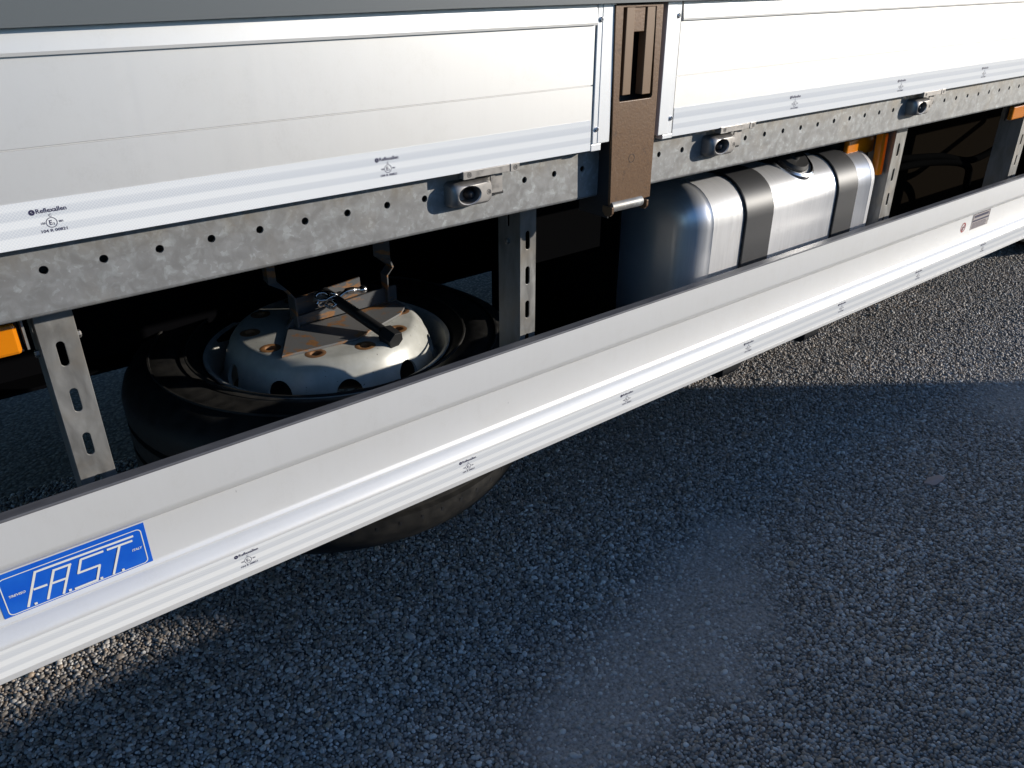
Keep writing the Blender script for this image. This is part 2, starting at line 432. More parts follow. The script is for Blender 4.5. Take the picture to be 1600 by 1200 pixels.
# ------------------------------------------------------------------ truck
TRUCK = bpy.data.objects.new("truck", None); COL.objects.link(TRUCK); TRUCK.location = (1.5, 1.2, 0)
tag(TRUCK, "white and grey curtain-sided truck seen close along its lower side", "truck")
XA, XB = -1.6, 6.0
# cargo body that the boards and curtain close off
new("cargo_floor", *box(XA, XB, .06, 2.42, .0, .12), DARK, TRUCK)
new("cargo_roof", *box(XA, XB, -.05, 2.45, 2.7, 2.74), TARP, TRUCK)
new("bulkhead", *box(XB, XB + .04, -.02, 2.42, 0, 2.69), TARP, TRUCK)
new("rear_door", *box(XA - .04, XA, -.02, 2.42, 0, 2.69), TARP, TRUCK)
cz = [(XA, .270), (-.5, .274), (.0, .2760), (.25, .2780), (.6, .2802), (2.5, .2800), (XB, .2800)]
def strip(y0, y1, zlo, zhi):
    loops = []
    for x, z in cz:
        a = zlo(z); b = zhi(z); loops.append([(x, y0, a), (x, y1, a), (x, y1, b), (x, y0, b)])
    return loft(loops)
cur = new("side_curtain", *strip(-.0478, -.0440, lambda z: z, lambda z: 2.69), TARP, TRUCK); cur["label"] = "grey tarpaulin side curtain"
new("far_curtain", *box(XA, XB, 2.43, 2.44, -.05, 2.69), TARP, TRUCK)

# galvanised side rail with its row of holes
PIT = .07
lockx = [-.051 - .02, .633, 1.285, 2.125]
hx = [n * PIT for n in range(-12, 70) if n not in (-1, -2, 9, 10, 18, 19, 30, 31, 42, 43)]
holes = [circ(x, random.Random(int(x * 999)).uniform(-.0006, .0006), .0056, 14) for x in hx if XA + .05 < x < 5]
front = plate([(XA, -.053), (XB, -.053), (XB, .075), (XA, .075)], holes, .004, lambda u, v, d: (u, d, v))
lip = extr([(0.0, -.0531), (.0008, -.0557), (.0025, -.0575), (.005, -.058), (.055, -.058), (.055, -.054), (.006, -.054), (.0041, -.0531)], XA, XB)
back = box(XA, XB, .055, .059, -.07, .075)
rail = new("side_rail", *join(front, lip, back), GALV, TRUCK); rail["label"] = "galvanised side rail punched with a row of holes"

# dropside boards
PRINT = []
def print_mark(x, ztop, y, sc=1.0):
    """the maker's mark printed on the tape: logo dot, word, C, E in a circle, approval number"""
    g = []
    a = ring2d(x + .0035 * sc, ztop - .0035 * sc, .0012, .0034 * sc, 18); g.append(flat(a[0], a[1], 0, 0, y))
    b = bar2d((x + .002 * sc, ztop - .0045 * sc), (x + .0052 * sc, ztop - .0026 * sc), .0011); g.append(flat(*b, 0, 0, y))
    v, f = text2d("Reflexallen", width=.033 * sc, height=.0054 * sc); g.append(flat(v, f, x + .0078 * sc, ztop - .0056 * sc, y))
    v, f = text2d("C", height=.0036); g.append(flat(v, f, x + .020 * sc, ztop - .0112 * sc, y))
    a = ring2d(x + .0215 * sc, ztop - .018 * sc, .0054 * sc, .0062 * sc); g.append(flat(a[0], a[1], 0, 0, y))
    v, f = text2d("E", height=.0056 * sc); g.append(flat(v, f, x + .0188 * sc, ztop - .0206 * sc, y))
    v, f = text2d("3", height=.003 * sc); g.append(flat(v, f, x + .0228 * sc, ztop - .0212 * sc, y))
    v, f = text2d("150", height=.0027 * sc); g.append(flat(v, f, x + .0100 * sc, ztop - .0192 * sc, y))
    v, f = text2d("001", height=.0027 * sc); g.append(flat(v, f, x + .0292 * sc, ztop - .0192 * sc, y))
    v, f = text2d("104 R 00821", width=.028 * sc, height=.0036 * sc); g.append(flat(v, f, x + .0085 * sc, ztop - .0290 * sc, y))
    return join(*g)
def tape_part(x0, x1, y, z0, z1, marks, parent, zt):
    t = .0006
    g = [(box(x0, x1, y - t, y, z0, z1), 0)]
    for x in marks: g.append((print_mark(x, zt, y - t - .0002), 1))
    return multi("reflective_tape", g, [TAPE, INK], parent)
BY = -.030
bprof = [(BY, .0388), (BY, .1492), (BY + .0018, .1498), (BY + .0018, .1508), (BY, .1514), (BY, .2468), (BY - .0050, .2472), (BY - .0056, .251), (BY + .0000, .300),
         (BY + .014, .300), (BY + .014, .0388)]
def board(x0, x1, marks, label):
    b = new("dropside_board", *extr(bprof, x0, x1), ALU, TRUCK); b["label"] = label
    tape_part(x0 + .001, x1 - .001, BY - .0002, .0390, .0920, marks, b, .0824)
    return b
b1 = board(XA, .8990, (-.46, -.0030, .457), "white dropside board left of the brown stanchion")
b2 = board(1.1180, XB, (1.5007, 1.9615, 2.4264, 2.887, 3.35), "overexposed white dropside board right of the brown stanchion")
def trim(b, x0, x1, xm, x2, x3, zf, bolts):
    t = new("end_trim", *box(x0, x1, -.0328, -.012, zf, .34), TRIM, b, bevel=.0008)
    new("trim_foot", *box(x2, x3, -.0318, -.014, .0372, zf - .0006), TRIM, b, bevel=.0008)
    a, c = (xm, x1) if xm - x0 < x1 - xm else (x0, xm)
    new("trim_flange", *box(a, c, -.0338, -.0329, zf + .001, .339), TRIM, b, bevel=.0003)
    for bx, bz in bolts:
        V, F = loft([[(bx + a, y, bz + c) for a, c in circ(0, 0, r, 12)] for r, y in ((.0045, -.0327), (.0045, -.0345), (.0032, -.0358), (.0016, -.0358), (.0016, -.0345))])
        new("bolt", V, F, CHROME, b, smooth=30)
trim(b1, .9017, .9420, .9131, .8994, .9236, .0498, ((.9092, .2555), (.9094, .0754)))
trim(b2, 1.0746, 1.1133, 1.1004, 1.0898, 1.1173, .0459, ((1.1054, .2555), (1.1067, .0750)))

# brown stanchion between the boards
def stanchion():
    f = lambda u, v, d: (u, -.037 + d, v)
    outer = [(.9508, -.0705), (1.0610, -.0690), (1.0590, .262), (1.0585, .277), (.9388, .277), (.9390, .262)]
    hole = [(.9580, .2725)] + [(.9592 + .004 * (1 - math.cos(a)), .122 - .004 * math.sin(a)) for a in np.linspace(0, math.pi / 2, 5)] + \
           [(1.0455 - .006 + .006 * math.sin(a), .1185 + .006 * (1 - math.cos(a))) for a in np.linspace(0, math.pi / 2, 5)] + [(1.0405, .2725)]
    s = new("stanchion", *plate(outer, [hole], .006, f), BRONZE, TRUCK, bevel=.0008)
    s["label"] = "brown stanchion with an open slot"
    new("stanchion_cheek", *join(box(.9515, .9545, -.0308, .05, -.095, .277)), BLACK, s)
    new("stanchion_cheek", *join(box(1.0560, 1.0585, -.0308, -.0005, -.0683, .277)), BRONZE, s)
    new("guide_bar", *box(.9680, .9885, -.0355, -.018, .1285, .276), BRONZE2, s, bevel=.001)
    new("guide_bar", *box(1.0192, 1.0410, -.0355, -.018, .1260, .276), BRONZE2, s, bevel=.001)
    new("slide_block", *box(.9890, 1.0160, -.0335, -.014, .2327, .276), BRONZE, s, bevel=.001)
    new("stanchion_back", *box(.9547, 1.0555, -.004, -.001, -.066, .277), BLACK, s)
    a = ring2d(1.0015, .0135, .0072, .0080, 30); new("cast_ring", *flat(a[0], a[1], 0, 0, -.0374), BLACK, s)
    V, F = tube([(.9540, -.0335, -.0735), (1.0370, -.0335, -.0735)], .0105, 20); new("pivot_roller", V, F, GALV, s, smooth=40)
    for x in (.9475, 1.0430):
        e = [(-.046, -.0712), (-.046, -.083), (-.040, -.090), (-.028, -.090), (-.020, -.082), (-.020, -.0712)]
        new("pivot_ear", *extr(e, x, x + .0055), BRONZE, s, bevel=.0008)
stanchion()

# rotating dropside locks on the rail
def lock(cx):
    yb = -.0002
    def ov(x0, x1, z0, z1, r, y): return [(cx + a, y, b) for a, b in rrect(x0, x1, z0, z1, r, 7)]
    def el(rx, rz, px, pz, y):
        o = []
        for a0 in (0, 90, 180, 270):
            for i in range(8):
                a = R(a0 + 90 * i / 7 * .999); o.append((cx + px + rx * math.cos(a), y, pz + rz * math.sin(a)))
        return o
    body = loft([ov(-.042, .040, -.020, .021, .008, yb), ov(-.042, .040, -.020, .021, .009, -.016), ov(-.041, .039, -.019, .020, .013, -.024), ov(-.036, .035, -.0155, .0165, .013, -.0295),
                 el(.0235, .0158, -.0105, .0, -.0305), el(.0215, .0142, -.0105, .0, -.029), el(.0205, .0135, -.0105, 0, -.010), el(.020, .013, -.0105, 0, -.006)], True, True)
    l = new("dropside_lock", *body, LOCK, TRUCK, smooth=35)
    def lp(x0, x1, z0, z1, y0, y1): return box(cx + x0, cx + x1, y0, y1, z0, z1)
    new("lock_lip", *join(lp(-.026, .090, .0285, .0405, -.034, -.0195), lp(-.0265, -.003, .0278, .0410, -.0352, -.0341), lp(.071, .0905, .0276, .0412, -.0352, -.0341)), LOCK, l, bevel=.0008)
    new("lock_arm", *lp(.0405, .0655, -.007, .028, -.0195, -.0165), LOCK, l, bevel=.0006)
    V, F = loft([[(cx + a, y, b) for a, b in circ(.001, -.003, r, 16)] for r, y in ((.0095, -.0065), (.0095, -.012), (.0075, -.018), (.0035, -.021))])
    new("lock_pin", V, F, BLACK, l, smooth=40)
    new("lock_foot", *lp(.0403, .075, -.0135, -.0075, -.010, -.0005), BLACK, l, bevel=.0008)
    for px, pz, yy in ((-.0145, .0345, -.0354), (.081, .0345, -.0354), (.0285, 0, -.0300)):
        a = ring2d(cx + px, pz, .0036, .0044, 20); g = [flat(a[0], a[1], 0, 0, yy)]
        for k in (-.0016, .0002, .0019):
            g.append(flat(*bar2d((cx + px + k, pz - .0024), (cx + px + k, pz + .0024), .0008), 0, 0, yy))
        new("cast_mark", *join(*g), BLACK, l)
    return l
L0 = lock(.640)
L0["label"] = "worn cast lock nearest the stanchion on its left"
for x in (-.137, 1.292, 2.135):
    c = dup(L0, TRUCK, x - .640)
    if 'label' in c: del c['label']

# side guard (wide aluminium rail) and what is stuck on it
GX0, GX1 = -1.3, 5.1
gp = [(-.0002, -.3262), (-.0002, -.3890)]
for i in range(1, 11):
    a = i / 10; gp.append((-.0002 + .0122 * a ** 2.0, -.3890 - .0200 * a))
gp += [(.0120, -.4095), (.0118, -.4825)]
for i in range(1, 13):
    a = i / 12; gp.append((.0118 - .0253 * (a * a * (3 - 2 * a)) ** .9 + (.0024 if i == 4 else 0), -.4825 - .0318 * a))
gp += [(-.0135, -.5148), (-.0133, -.5152), (-.0133, -.5612), (-.0135, -.5616), (-.0135, -.5707), (-.0120, -.5722), (.018, -.5722), (.022, -.568), (.022, -.3262)]
guard = new("side_guard", *extr(gp, GX0, GX1), GUARD, TRUCK, smooth=25); guard["label"] = "long white aluminium side guard rail"
new("top_lip", *extr([(-.0003, -.3261), (-.0003, -.3240), (.0012, -.3225), (.021, -.3225), (.0225, -.324), (.0225, -.3261)], GX0, GX1), LIP, guard, smooth=40)
tape_part(GX0 + .01, GX1 - .01, -.01335, -.5610, -.5154, [-.29, .1496, .598, 1.041, 1.487, 1.920, 2.360, 2.809, 3.26], guard, -.5186)

new("side_guard", *box(GX0, GX1, 2.39, 2.42, -.74, -.28), GUARD, TRUCK)  # added far-side guard, unseen, made deep to cut skylight under the truck
def maker_plate():
    y = .0112
    g = [(box(-.1665, .0368, y, .0119, -.4862, -.4090), 0)]
    fr = rrect(-.1600, .0308, -.4808, -.4165, .007, 5); fi = rrect(-.1586, .0294, -.4794, -.4179, .0058, 5); n = len(fr)
    g.append((flat(fr + fi, [(i, (i + 1) % n, n + (i + 1) % n, n + i) for i in range(n)], 0, 0, y - .0003), 1))
    k = .0034; yy = y - .0003
    def S(a, b, w=k, e=0): g.append((flat(*bar2d(a, b, w, e), 0, 0, yy - .00004 * len(g)), 1))
    S((-.1355, -.4769), (-.1136, -.4228)); S((-.1155, -.4240), (.0188, -.4255))          # F stem and the long top bar
    S((-.1227, -.4515), (-.1049, -.4520))
    S((-.1100, -.4769), (-.0915, -.4312)); S((-.0895, -.4779), (-.0706, -.4322)); S((-.0935, -.4324), (-.0690, -.4330)); S((-.0997, -.4528), (-.0791, -.4536))   # A
    S((-.0560, -.4316), (-.0249, -.4318)); S((-.0555, -.4310), (-.0642, -.4540)); S((-.0650, -.4526), (-.0335, -.4530)); S((-.0345, -.4525), (-.0434, -.4770)); S((-.0420, -.4767), (-.0743, -.4769))
    S((-.0201, -.4319), (.0160, -.4326)); S((-.0025, -.4328), (-.0205, -.4784))
    for x, z in ((-.1254, -.4755), (-.0801, -.4758), (-.0370, -.4764), (-.0064, -.4767)): S((x - .0019, z), (x + .0019, z), .0038)
    v, f = text2d("TREVISO", width=.0215, height=.0040, shear=.2); g.append((flat(v, f, -.1540, -.4512, yy), 1))
    v, f = text2d("ITALY", width=.0140, height=.0040, shear=.2); g.append((flat(v, f, .0122, -.4522, yy), 1))
    o = multi("maker_plate", g, [BLUE, PALE], guard); o.location.z -= .0022; o["label"] = "blue plate lettered F.A.S.T."
maker_plate()
def warning_label():
    y = .0112; g = [(box(2.735, 2.866, y, .0119, -.4595, -.4010), 0)]
    def bx(x0, x1, z0, z1, mi): g.append((flat([(x0, z0), (x1, z0), (x1, z1), (x0, z1)], [(0, 1, 2, 3)], 0, 0, y - .0003), mi))
    for x0, x1, z0, z1 in ((2.738, 2.863, -.4075, -.4035), (2.738, 2.742, -.4255, -.4085), (2.859, 2.863, -.4255, -.4085), (2.738, 2.863, -.4335, -.4275), (2.747, 2.853, -.4205, -.4115)): bx(x0, x1, z0, z1, 1)
    for i in range(5): bx(2.742, 2.842 + .012 * ((i * 7) % 3) / 2, -.4395 - i * .0042, -.4375 - i * .0042, 1)
    bx(2.862, 2.866, -.446, -.438, 1)
    a = ring2d(2.678, -.4395, .0125, .0170, 32); g.append((flat(a[0], a[1], 0, 0, y + .0002), 2))
    g.append((flat(*bar2d((2.668, -.4485), (2.688, -.4305), .0040), 0, 0, y), 2))
    for b in (((2.676, -.4500), (2.682, -.4350)), ((2.672, -.4360), (2.676, -.4440)), ((2.676, -.4385), (2.688, -.4400))): g.append((flat(*bar2d(*b, .0032), 0, 0, y + .0001), 1))
    o = multi("warning_label", g, [LABEL, INK, REDINK], guard); o.location.z -= .003; o.location.x += .014
warning_label()

# slotted posts carrying the guard
def post(x, w, depth, sl, y=.100):
    z0, z1 = -.60, -.0600
    hs = [slot(x + w / 2 - .001, sl - i * .0747, .0112, .0385) for i in range(6)]
    f = plate([(x, z0), (x + w, z0), (x + w, z1), (x, z1)], hs, .003, lambda u, v, d: (u, y + d, v))
    s = plate([(y + .0031, z0), (y + depth, z0), (y + depth, z1), (y + .0031, z1)], [slot(y + depth * .55, -.115, .008, .03), circ(y + depth * .55, -.16, .004, 10)], .003, lambda u, v, d: (x + d, u, v))
    p = new("guard_post", *join(f, s), POST, TRUCK, bevel=.0006)
    V, F = loft([[(x - .0001 - d, y + depth * .55 + a, -.16 + b) for a, b in circ(0, 0, r, 6)] for d, r in ((0, .006), (.005, .006), (.006, .004))]); new("bolt", V, F, LOCK, p)
    V, F = loft([[(x + w + d, y + .016 + a, -.135 + b) for a, b in circ(0, 0, r, 6)] for d, r in ((-.004, .006), (.004, .006), (.006, .004))]); new("bolt", V, F, LOCK, p)
    return p
post(-.018, .050, .075, -.153); post(.842, .041, .072, -.1525); post(2.277, .062, .075, -.1525); post(3.19, .065, .08, -.1525)

def marker(x0, x1, y0, y1, z0, z1, lab):
    m = new("side_marker", *box(x0, x1, y0, y1, z0, z1), ORANGE, TRUCK, bevel=.005); m["label"] = lab
    new("marker_base", *box(x0 - .003, x1 + .003, y1 + .0003, y1 + .006, z0 - .003, z1 + .003), BLACK, m)
    return m
marker(-.155, -.040, .095, .112, -.1375, -.0935, "amber side marker at the far left")
mk = marker(2.12, 2.27, .158, .173, -.162, -.112, "amber side marker behind the tank")
zz = [(2.238, .137), (2.238, .118), (2.244, .112), (2.2505, .119), (2.252, .119), (2.258, .112), (2.2645, .119), (2.268, .122), (2.268, .137)]
new("marker_lens", *loft([[(x + dx, y, z) for x, y in zz] for z, dx in ((-.222, .004), (-.215, .003), (-.105, -.004), (-.100, -.005))]), ORANGE, mk)
marker(3.075, 3.18, .098, .115, -.145, -.098, "amber side marker at the far right")
new("hub_sun_blocker", *box(.955, 1.165, .20, .206, -.250, -.062), VOID, TRUCK)  # added black plate that keeps sun off the left of the hub
new("tank_end_screen", *box(1.295, 1.301, .265, .80, -.76, -.062), VOID, TRUCK)  # added black plate that hides and darkens the rear of the tank end
new("skylight_blocker", *box(-1.3, 1.5, 1.76, 2.36, -.78, -.10), VOID, TRUCK, bevel=.01)  # added unseen box that blocks far-side skylight and darkens reflections
new("bracket", *box(-.0335, -.0305, .100, .130, -.135, -.0600), POST, TRUCK)

# fuel tank with two straps and a filler
def tank():
    xl, xr, y0, y1, z0, z1, rr, re = 1.385, 2.255, .100, .68, -.64, -.141, .098, .070
    def loop(x, ins):
        r = max(rr - ins, .02); o = []
        for y, z in rrect(y0 + ins, y1 - ins, z0 + ins, z1 - ins, r, 10): o.append((x, y, z))
        return o
    loops = []
    for i in range(0, 11):
        a = i / 10 * math.pi / 2; loops.append(loop(xl + re * (1 - math.sin(a)) if False else xl + re * (1 - math.cos(a)), re * (1 - math.sin(a))))
    loops += [loop(xl + re + .0015, -.0012), loop(xl + re + .003, 0.), loop(xr - re - .003, 0.), loop(xr - re - .0015, -.0012)]
    for i in range(10, -1, -1):
        a = i / 10 * math.pi / 2; loops.append(loop(xr - re * (1 - math.cos(a)), re * (1 - math.sin(a))))
    t = new("fuel_tank", *loft(loops), TANK, TRUCK, smooth=40); t["label"] = "brushed aluminium fuel tank with dark straps"
    for a, b in ((1.583, 1.700), (2.004, 2.108)):
        outl = [(y, z) for y, z in rrect(y0 - .004, y1 + .004, z0 - .004, z1 + .004, rr + .004, 10)]
        inl = [(y, z) for y, z in rrect(y0 + .004, y1 - .004, z0 + .004, z1 - .004, rr - .004, 10)]; n = len(outl)
        V = [(a, *p) for p in outl] + [(b, *p) for p in outl] + [(b, *p) for p in inl] + [(a, *p) for p in inl]; F = []
        for k in range(4):
            for j in range(n): F.append((k * n + j, k * n + (j + 1) % n, ((k + 1) % 4) * n + (j + 1) % n, ((k + 1) % 4) * n + j))
        s = new("strap", V, F, STRAP, t, smooth=35, bevel=.001)
        V, F = join(*[tube([( (a if e == 0 else b), y, z) for y, z in rrect(y0 - .003, y1 + .003, z0 - .003, z1 + .003, rr + .003, 8)], .0042, 6, False) for e in (0,)])
        new("rubber_edge", V, F, BLACK, t, smooth=60)
    for a in (1.592, 1.992):
        new("tank_bracket", *extr([(.112, -.60), (.112, -.694), (.126, -.709), (.158, -.709), (.158, -.655), (.17, -.6405), (.66, -.64), (.66, -.6245), (.3, -.6245)], a, a + .075), BLACK, t, bevel=.002)
    ax = Vector((0, -.50, .866)); u = Vector((1, 0, 0)); v = ax.cross(u); c0 = Vector((1.868, .190, -.158))
    def col_(rs): return loft([[tuple(c0 + ax * h + r * (math.cos(2 * math.pi * k / 40) * u + math.sin(2 * math.pi * k / 40) * v)) for k in range(40)] for r, h in rs])
    new("filler_neck", *col_(((.085, -.02), (.085, .002), (.080, .010), (.074, .014), (.072, .026), (.066, .030), (.062, .026), (.060, .004), (.03, .002))), CHROME, t, smooth=35)
    new("filler_cap", *col_(((.052, .006), (.052, .030), (.046, .038), (.018, .038), (.016, .044))), BLACK, t, smooth=35)
tank()

# chassis, cross members, boxes and cables in the shade
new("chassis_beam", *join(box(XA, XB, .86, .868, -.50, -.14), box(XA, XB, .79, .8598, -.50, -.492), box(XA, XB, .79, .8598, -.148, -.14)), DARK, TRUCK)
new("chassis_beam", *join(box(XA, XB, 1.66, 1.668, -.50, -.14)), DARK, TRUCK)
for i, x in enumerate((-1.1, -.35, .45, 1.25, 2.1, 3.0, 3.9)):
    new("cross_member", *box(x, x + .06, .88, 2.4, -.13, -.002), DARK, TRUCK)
bx = new("battery_box", *loft([[(x, y, z) for y, z in rrect(.36, .78, -.60, -.10, .04, 5)] for x in (2.62, 3.9)]), PLASTIC, TRUCK, smooth=40)
BRPL = MT("brown_dusty_plastic", (.055, .034, .016), .75, 0, .1)
BRPL.col(BRPL.ramp(BRPL.noise(7, None, 4), [(.35, (.012, .008, .004)), (.7, (.070, .044, .022))])); BRPL = BRPL.m
new("mudguard", *loft([[(x, y, z) for x, y in [(3.30 + .55 * math.sin(R(90 * k / 10)), .46 - .14 * math.sin(R(90 * k / 10)) ) for k in range(11)] + [(3.31 + .55 * math.sin(R(90 * k / 10)), .468 - .14 * math.sin(R(90 * k / 10))) for k in range(10, -1, -1)]] for z in (-.62, -.12)]), BRPL, TRUCK, smooth=40)
for p in ([(2.35, .30, -.20), (2.6, .27, -.245), (2.9, .24, -.27), (3.15, .22, -.31), (3.4, .20, -.25), (3.7, .22, -.16)], [(2.30, .28, -.30), (2.55, .25, -.275), (2.85, .24, -.285), (3.1, .22, -.325), (3.2, .24, -.42), (3.25, .24, -.60)]):
    V, F = tube(smooth_path(p), .013, 10); new("air_hose", V, F, HOSE, TRUCK, smooth=60)

# front wheel far right
def tyre_mesh(R0, W, bead, cx, cy, cz_, n=96):
    h = W / 2
    pr = [(bead, -h * .78), (bead + .02, -h * .90), (bead + .07, -h * 1.0), (R0 * .86, -h * .99), (R0 * .94, -h * .90), (R0 * .985, -h * .72), (R0, -h * .60)]
    tread = []
    for g in (-.36, 0, .36):
        tread += [(R0, h * (g - .05)), (R0 - .012, h * (g - .03)), (R0 - .012, h * (g + .03)), (R0, h * (g + .05))]
    pr = pr + tread + [(r, -z) for r, z in pr[::-1]]
    pr += [(bead - .004, h * .6), (bead - .004, -h * .6)]
    return pr
pr = tyre_mesh(.50, .30, .285, 0, 0, 0)
loops = [[(4.92 + r * math.cos(2 * math.pi * i / 72), .48 + z, -.552 + r * math.sin(2 * math.pi * i / 72)) for r, z in pr] for i in range(73)]
fw = new("front_wheel", *loft(loops, True, False), RUBBER, TRUCK, smooth=40)
new("rim", *loft([[(4.92 + r * math.cos(2 * math.pi * i / 48), y, -.552 + r * math.sin(2 * math.pi * i / 48)) for i in range(48)] for r, y in ((.283, .35), (.25, .37), (.22, .46), (.10, .40), (.09, .36))]), RIM, fw, smooth=40)
new("mud_flap", *box(4.22, 4.232, .30, .66, -.88, -.40), PLASTIC, TRUCK)
new("flap_bar", *box(4.205, 4.2195, .28, .68, -.86, -.82), POST, TRUCK)

# ------------------------------------------------------------------ spare wheel
WX, WY = .638, .600
SW = bpy.data.objects.new("spare_wheel", None); COL.objects.link(SW); SW.location = (WX, WY, -.795 + H)
tag(SW, "spare wheel lying flat in its carrier behind the side guard", "spare wheel")
def spare():
    zc, hw = -.634, .170
    pr = [(r, zc + z) for r, z in tyre_mesh(.485, .336, .292, 0, 0, 0)]
    ty = new("tyre", *lathe(pr, WX, WY, 128), RUBBER, SW, smooth=40)
    # sidewall rings and lettering
    for rr_ in (.335, .415):
        t = .0022; new("sidewall_ring", *lathe([(rr_ - .003, zc + hw * .985), (rr_ - .002, zc + hw * 1.0 + t), (rr_ + .002, zc + hw * 1.0 + t), (rr_ + .003, zc + hw * .985)], WX, WY, 96), RUBBER, ty, smooth=50)
    # shoulder wear marks on the lower edge
    g = []
    for i in range(60):
        a = 2 * math.pi * i / 60; ca, sa = math.cos(a), math.sin(a); r0, r1 = 0, 0
        z0 = zc - hw * .50
        p = [(WX + r * math.cos(a + d), WY + r * math.sin(a + d), zz) for r, d, zz in ((.4852, -.006, z0 + .005), (.4852, .008, z0 + .004), (.4842, .003, z0 - .008), (.4842, -.010, z0 - .005))]
        q = [(x + ca * .0008, y + sa * .0008, zz) for x, y, zz in p]
        g.append((p + q, [(0, 1, 2, 3), (4, 7, 6, 5), (0, 4, 5, 1), (1, 5, 6, 2), (2, 6, 7, 3), (3, 7, 4, 0)]))
    for i in range(0):
        pass
    sh = new("shoulder_notch", *join(*g), BLACK, ty); sh["kind"] = "stuff"
    # rim: closed profile cut by bolt and hand holes
    prof = [(.098, -.436), (.205, -.436), (.213, -.4375), (.219, -.442), (.226, -.450), (.234, -.461), (.239, -.474), (.246, -.488), (.254, -.515), (.258, -.545),
            (.270, -.552), (.278, -.535), (.283, -.505), (.288, -.490), (.297, -.486), (.299, -.490), (.294, -.498), (.289, -.510), (.284, -.545), (.276, -.566), (.262, -.60), (.252, -.60), (.250, -.552),
            (.246, -.515), (.238, -.488), (.230, -.478), (.225, -.466), (.217, -.456), (.210, -.449), (.200, -.446), (.098, -.446)]
    V, F = lathe(prof, WX, WY, 120)
    rim = new("rim", V, F, RIM, SW, smooth=28)
    cut = []
    RB = .183
    for i in range(10):
        a = R(-89 + 36 * i) ; bx_, by_ = WX + RB * math.cos(a), WY + RB * math.sin(a)
        cut.append(loft([[(bx_ + .0125 * math.cos(2 * math.pi * k / 20), by_ + .0125 * math.sin(2 * math.pi * k / 20), z) for k in range(20)] for z in (-.47, -.40)]))
        a += R(18); d = Vector((math.cos(a), math.sin(a), 0)); t = Vector((-d.y, d.x, 0)); c0 = Vector((WX, WY, -.512))
        cut.append(loft([[tuple(c0 + d * rr2 + t * (.030 * math.cos(2 * math.pi * k / 24)) + Vector((0, 0, .033 * math.sin(2 * math.pi * k / 24)))) for k in range(24)] for rr2 in (.20, .2635)]))
    cu = new("cutter", *join(*cut), RIM, None)
    bo = rim.modifiers.new("b", 'BOOLEAN'); bo.object = cu; bo.operation = 'DIFFERENCE'; bo.solver = 'EXACT'; bo.use_self = False
    cu.matrix_basis.translation = cu.location
    bpy.context.view_layer.update()
    dg = bpy.context.evaluated_depsgraph_get(); me = bpy.data.meshes.new_from_object(rim.evaluated_get(dg))
    rim.modifiers.clear(); rim.data = me; me.set_sharp_from_angle(angle=R(28)); bpy.data.objects.remove(cu)
    for i in range(10):
        a = R(-89 + 36 * i); bx_, by_ = WX + RB * math.cos(a), WY + RB * math.sin(a)
        rg = loft([[(bx_ + r * math.cos(2 * math.pi * k / 24), by_ + r * math.sin(2 * math.pi * k / 24), z) for k in range(24)] for r, z in ((.024, -.4358), (.0205, -.4352), (.0150, -.4348), (.0124, -.4358), (.0118, -.445))], True, False)
        new("rust_ring", *rg, RUST, rim, smooth=40)
spare()

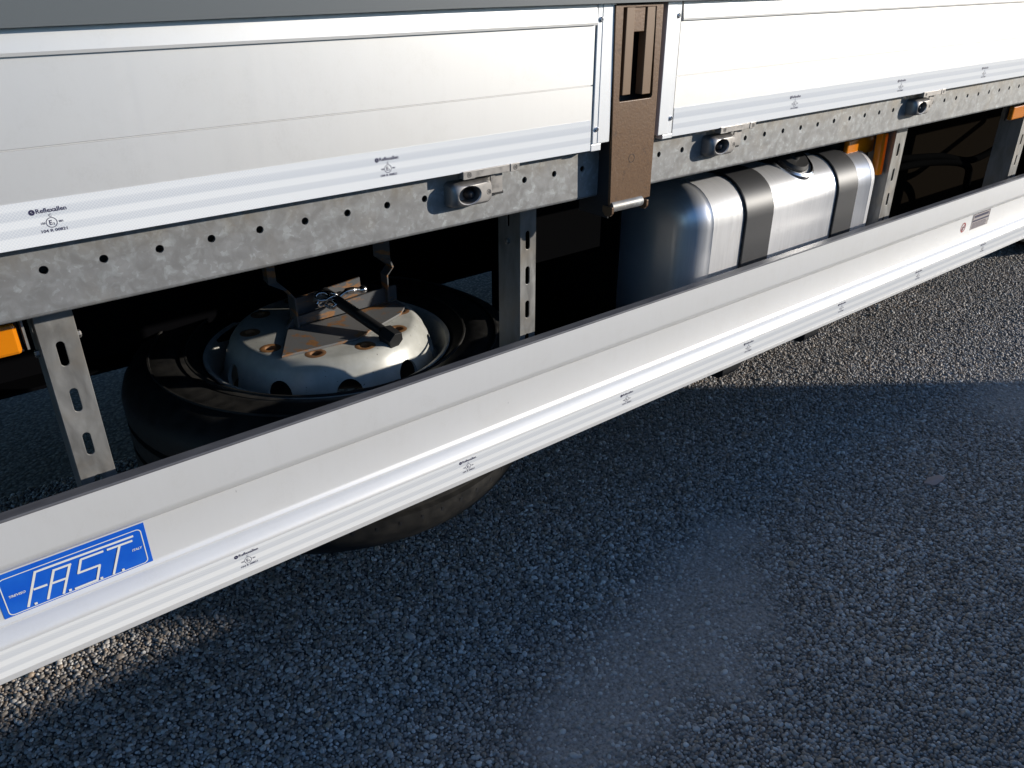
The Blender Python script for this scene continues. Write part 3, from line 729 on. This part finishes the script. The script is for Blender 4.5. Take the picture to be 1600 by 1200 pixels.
# carrier that clamps the spare wheel
def carrier():
    zt = -.4345
    poly = [(.452, .452), (.530, .395), (.650, .405), (.742, .462), (.835, .560), (.835, .640), (.50, .640)]
    base = new("wheel_carrier", *plate([(.462, .470), (.640, .452), (.800, .520), (.835, .555), (.835, .600), (.535, .600)], [], .006, lambda u, v, d: (u, v, zt + .006 - d)), RUSTY2, TRUCK, bevel=.001)
    base["label"] = "rust-flaked grey spare wheel carrier"
    new("carrier_flange", *plate([(.535, zt + .0065), (.840, zt + .0065), (.840, zt + .046), (.795, zt + .046), (.555, zt + .028)], [], .006, lambda u, v, d: (u, .604 + d, v)), RUSTY, base, bevel=.001)
    new("carrier_upright", *plate([(.556, zt + .006), (.750, zt + .006), (.748, -.352), (.562, -.368)], [], .006, lambda u, v, d: (u, .622 + d, v)), RUSTY, base, bevel=.001)
    def hanger(x, s, z0, ytop):
        path = [(x, z0), (x, -.372), (x + s * .018, -.352), (x + s * .040, -.335), (x + s * .042, -.12)]
        return None
    V, F = join(box(.556, .560, .585, .625, zt + .006, -.352))
    new("hanger_leg", V, F, RUSTY, base, bevel=.0008)
    t = loft([[(.556, .585, -.3518), (.560, .585, -.3518), (.560, .625, -.3518), (.556, .625, -.3518)], [(.540, .585, -.330), (.544, .585, -.329), (.544, .625, -.329), (.540, .625, -.330)], [(.505, .600, -.310), (.525, .600, -.308), (.530, .640, -.308), (.510, .640, -.310)], [(.505, .600, -.140), (.525, .600, -.140), (.530, .640, -.140), (.510, .640, -.140)]])
    new("hanger_foot", *t, RUSTY, base)
    new("hanger_leg", *box(.806, .810, .588, .620, zt + .010, -.352), RUSTY, base, bevel=.0008)
    t = loft([[(.806, .588, -.3518), (.810, .588, -.3518), (.810, .620, -.3518), (.806, .620, -.3518)], [(.824, .588, -.334), (.828, .588, -.333), (.828, .620, -.333), (.824, .620, -.334)], [(.820, .595, -.312), (.824, .595, -.312), (.800, .630, -.308), (.796, .630, -.308)], [(.820, .595, -.140), (.824, .595, -.140), (.800, .630, -.140), (.796, .630, -.140)]])
    new("hanger_foot", *t, RUSTY, base)
    # winch handle: black bar with a hexagonal end pointing out at the guard
    A, B = Vector((.655, .592, -.374)), Vector((.702, .395, -.427)); d = (B - A).normalized()
    V, F = tube([A - d * .03, A, B - d * .035, B - d * .034], [.0125, .0130, .0135, .0135], 16)
    b = new("winch_handle", V, F, BLACK, base, smooth=45)
    V, F = tube([B - d * .0339, B - d * .026, B + d * .012], [.0140, .0225, .0225], 6)
    new("hex_socket", V, F, BLACK, base, bevel=.001)
    # chain wound round the handle and its bright shackle
    rng = random.Random(5)
    for i in range(9):
        c = A + Vector((rng.uniform(-.030, .016), rng.uniform(-.02, .012), rng.uniform(-.012, .012)))
        ax = Vector((rng.uniform(-1, 1), rng.uniform(-1, 1), rng.uniform(-1, 1))).normalized(); q = ax.to_track_quat('Z', 'Y')
        pts = [c + q @ Vector((.0160 * math.cos(2 * math.pi * k / 16), .0100 * math.sin(2 * math.pi * k / 16), 0)) for k in range(17)]
        V, F = tube(pts, .0042, 7, False); new("chain_link", V, F, CHROME, base, smooth=60)
    V, F = tube(smooth_path([(.672, .588, -.375), (.690, .586, -.366), (.712, .585, -.366), (.730, .584, -.370)]), [.006] * 8 + [.0085] * 8 + [.0065] * 8 + [.006], 10); new("shackle", V, F, CHROME, base, smooth=60)
    V, F = loft([[(.734 + .0115 * math.sin(t) * math.cos(2 * math.pi * k / 14), .583 + .0115 * math.sin(t) * math.sin(2 * math.pi * k / 14), -.370 + .0115 * math.cos(t)) for k in range(14)] for t in np.linspace(.15, 3.0, 8)])
    new("shackle_ball", V, F, CHROME, base, smooth=60)
    V, F = join(*[tube(smooth_path([(.650, .594, -.372), (.630 - i * .002, .594 + i * .003, -.362 + i * .0015), (.606 + i * .003, .590 + i * .004, -.362 + i * .003)]), [.0032 - .0001 * k for k in range(17)], 6) for i in range(-2, 4)])
    new("frayed_strap", V, F, RAG, base, smooth=60)
carrier()
def scrap():
    rng = random.Random(9); n = 14; o = []
    for i in range(n):
        a = 2 * math.pi * i / n; r = 1 + rng.uniform(-.22, .18); o.append((2.115 + .052 * r * math.cos(a) * .72 - .01 * math.sin(a), -.322 + .019 * r * math.sin(a)))
    top = [(x, y, .0095 + .0025 * math.sin(x * 80) + rng.uniform(-.0008, .0008)) for x, y in o]; bot = [(x, y, .004) for x, y, z in top]
    ins = [(2.115 + (x - 2.115) * .55, -.322 + (y + .322) * .55, .0118 + .001 * math.sin(y * 200)) for x, y in o]
    V, F = loft([bot, top, ins])
    t = new("flat_stone", V, F, SCRAP, None, smooth=35, absz=True)
    tag(t, "flat pale pinkish stone lying on the dark pebbles in the shade", "stone")
SCRAP = MT("pinkish_stone", (.36, .27, .235), .75).m
scrap()
for o in bpy.data.objects:
    if "wc" in o: del o["wc"]
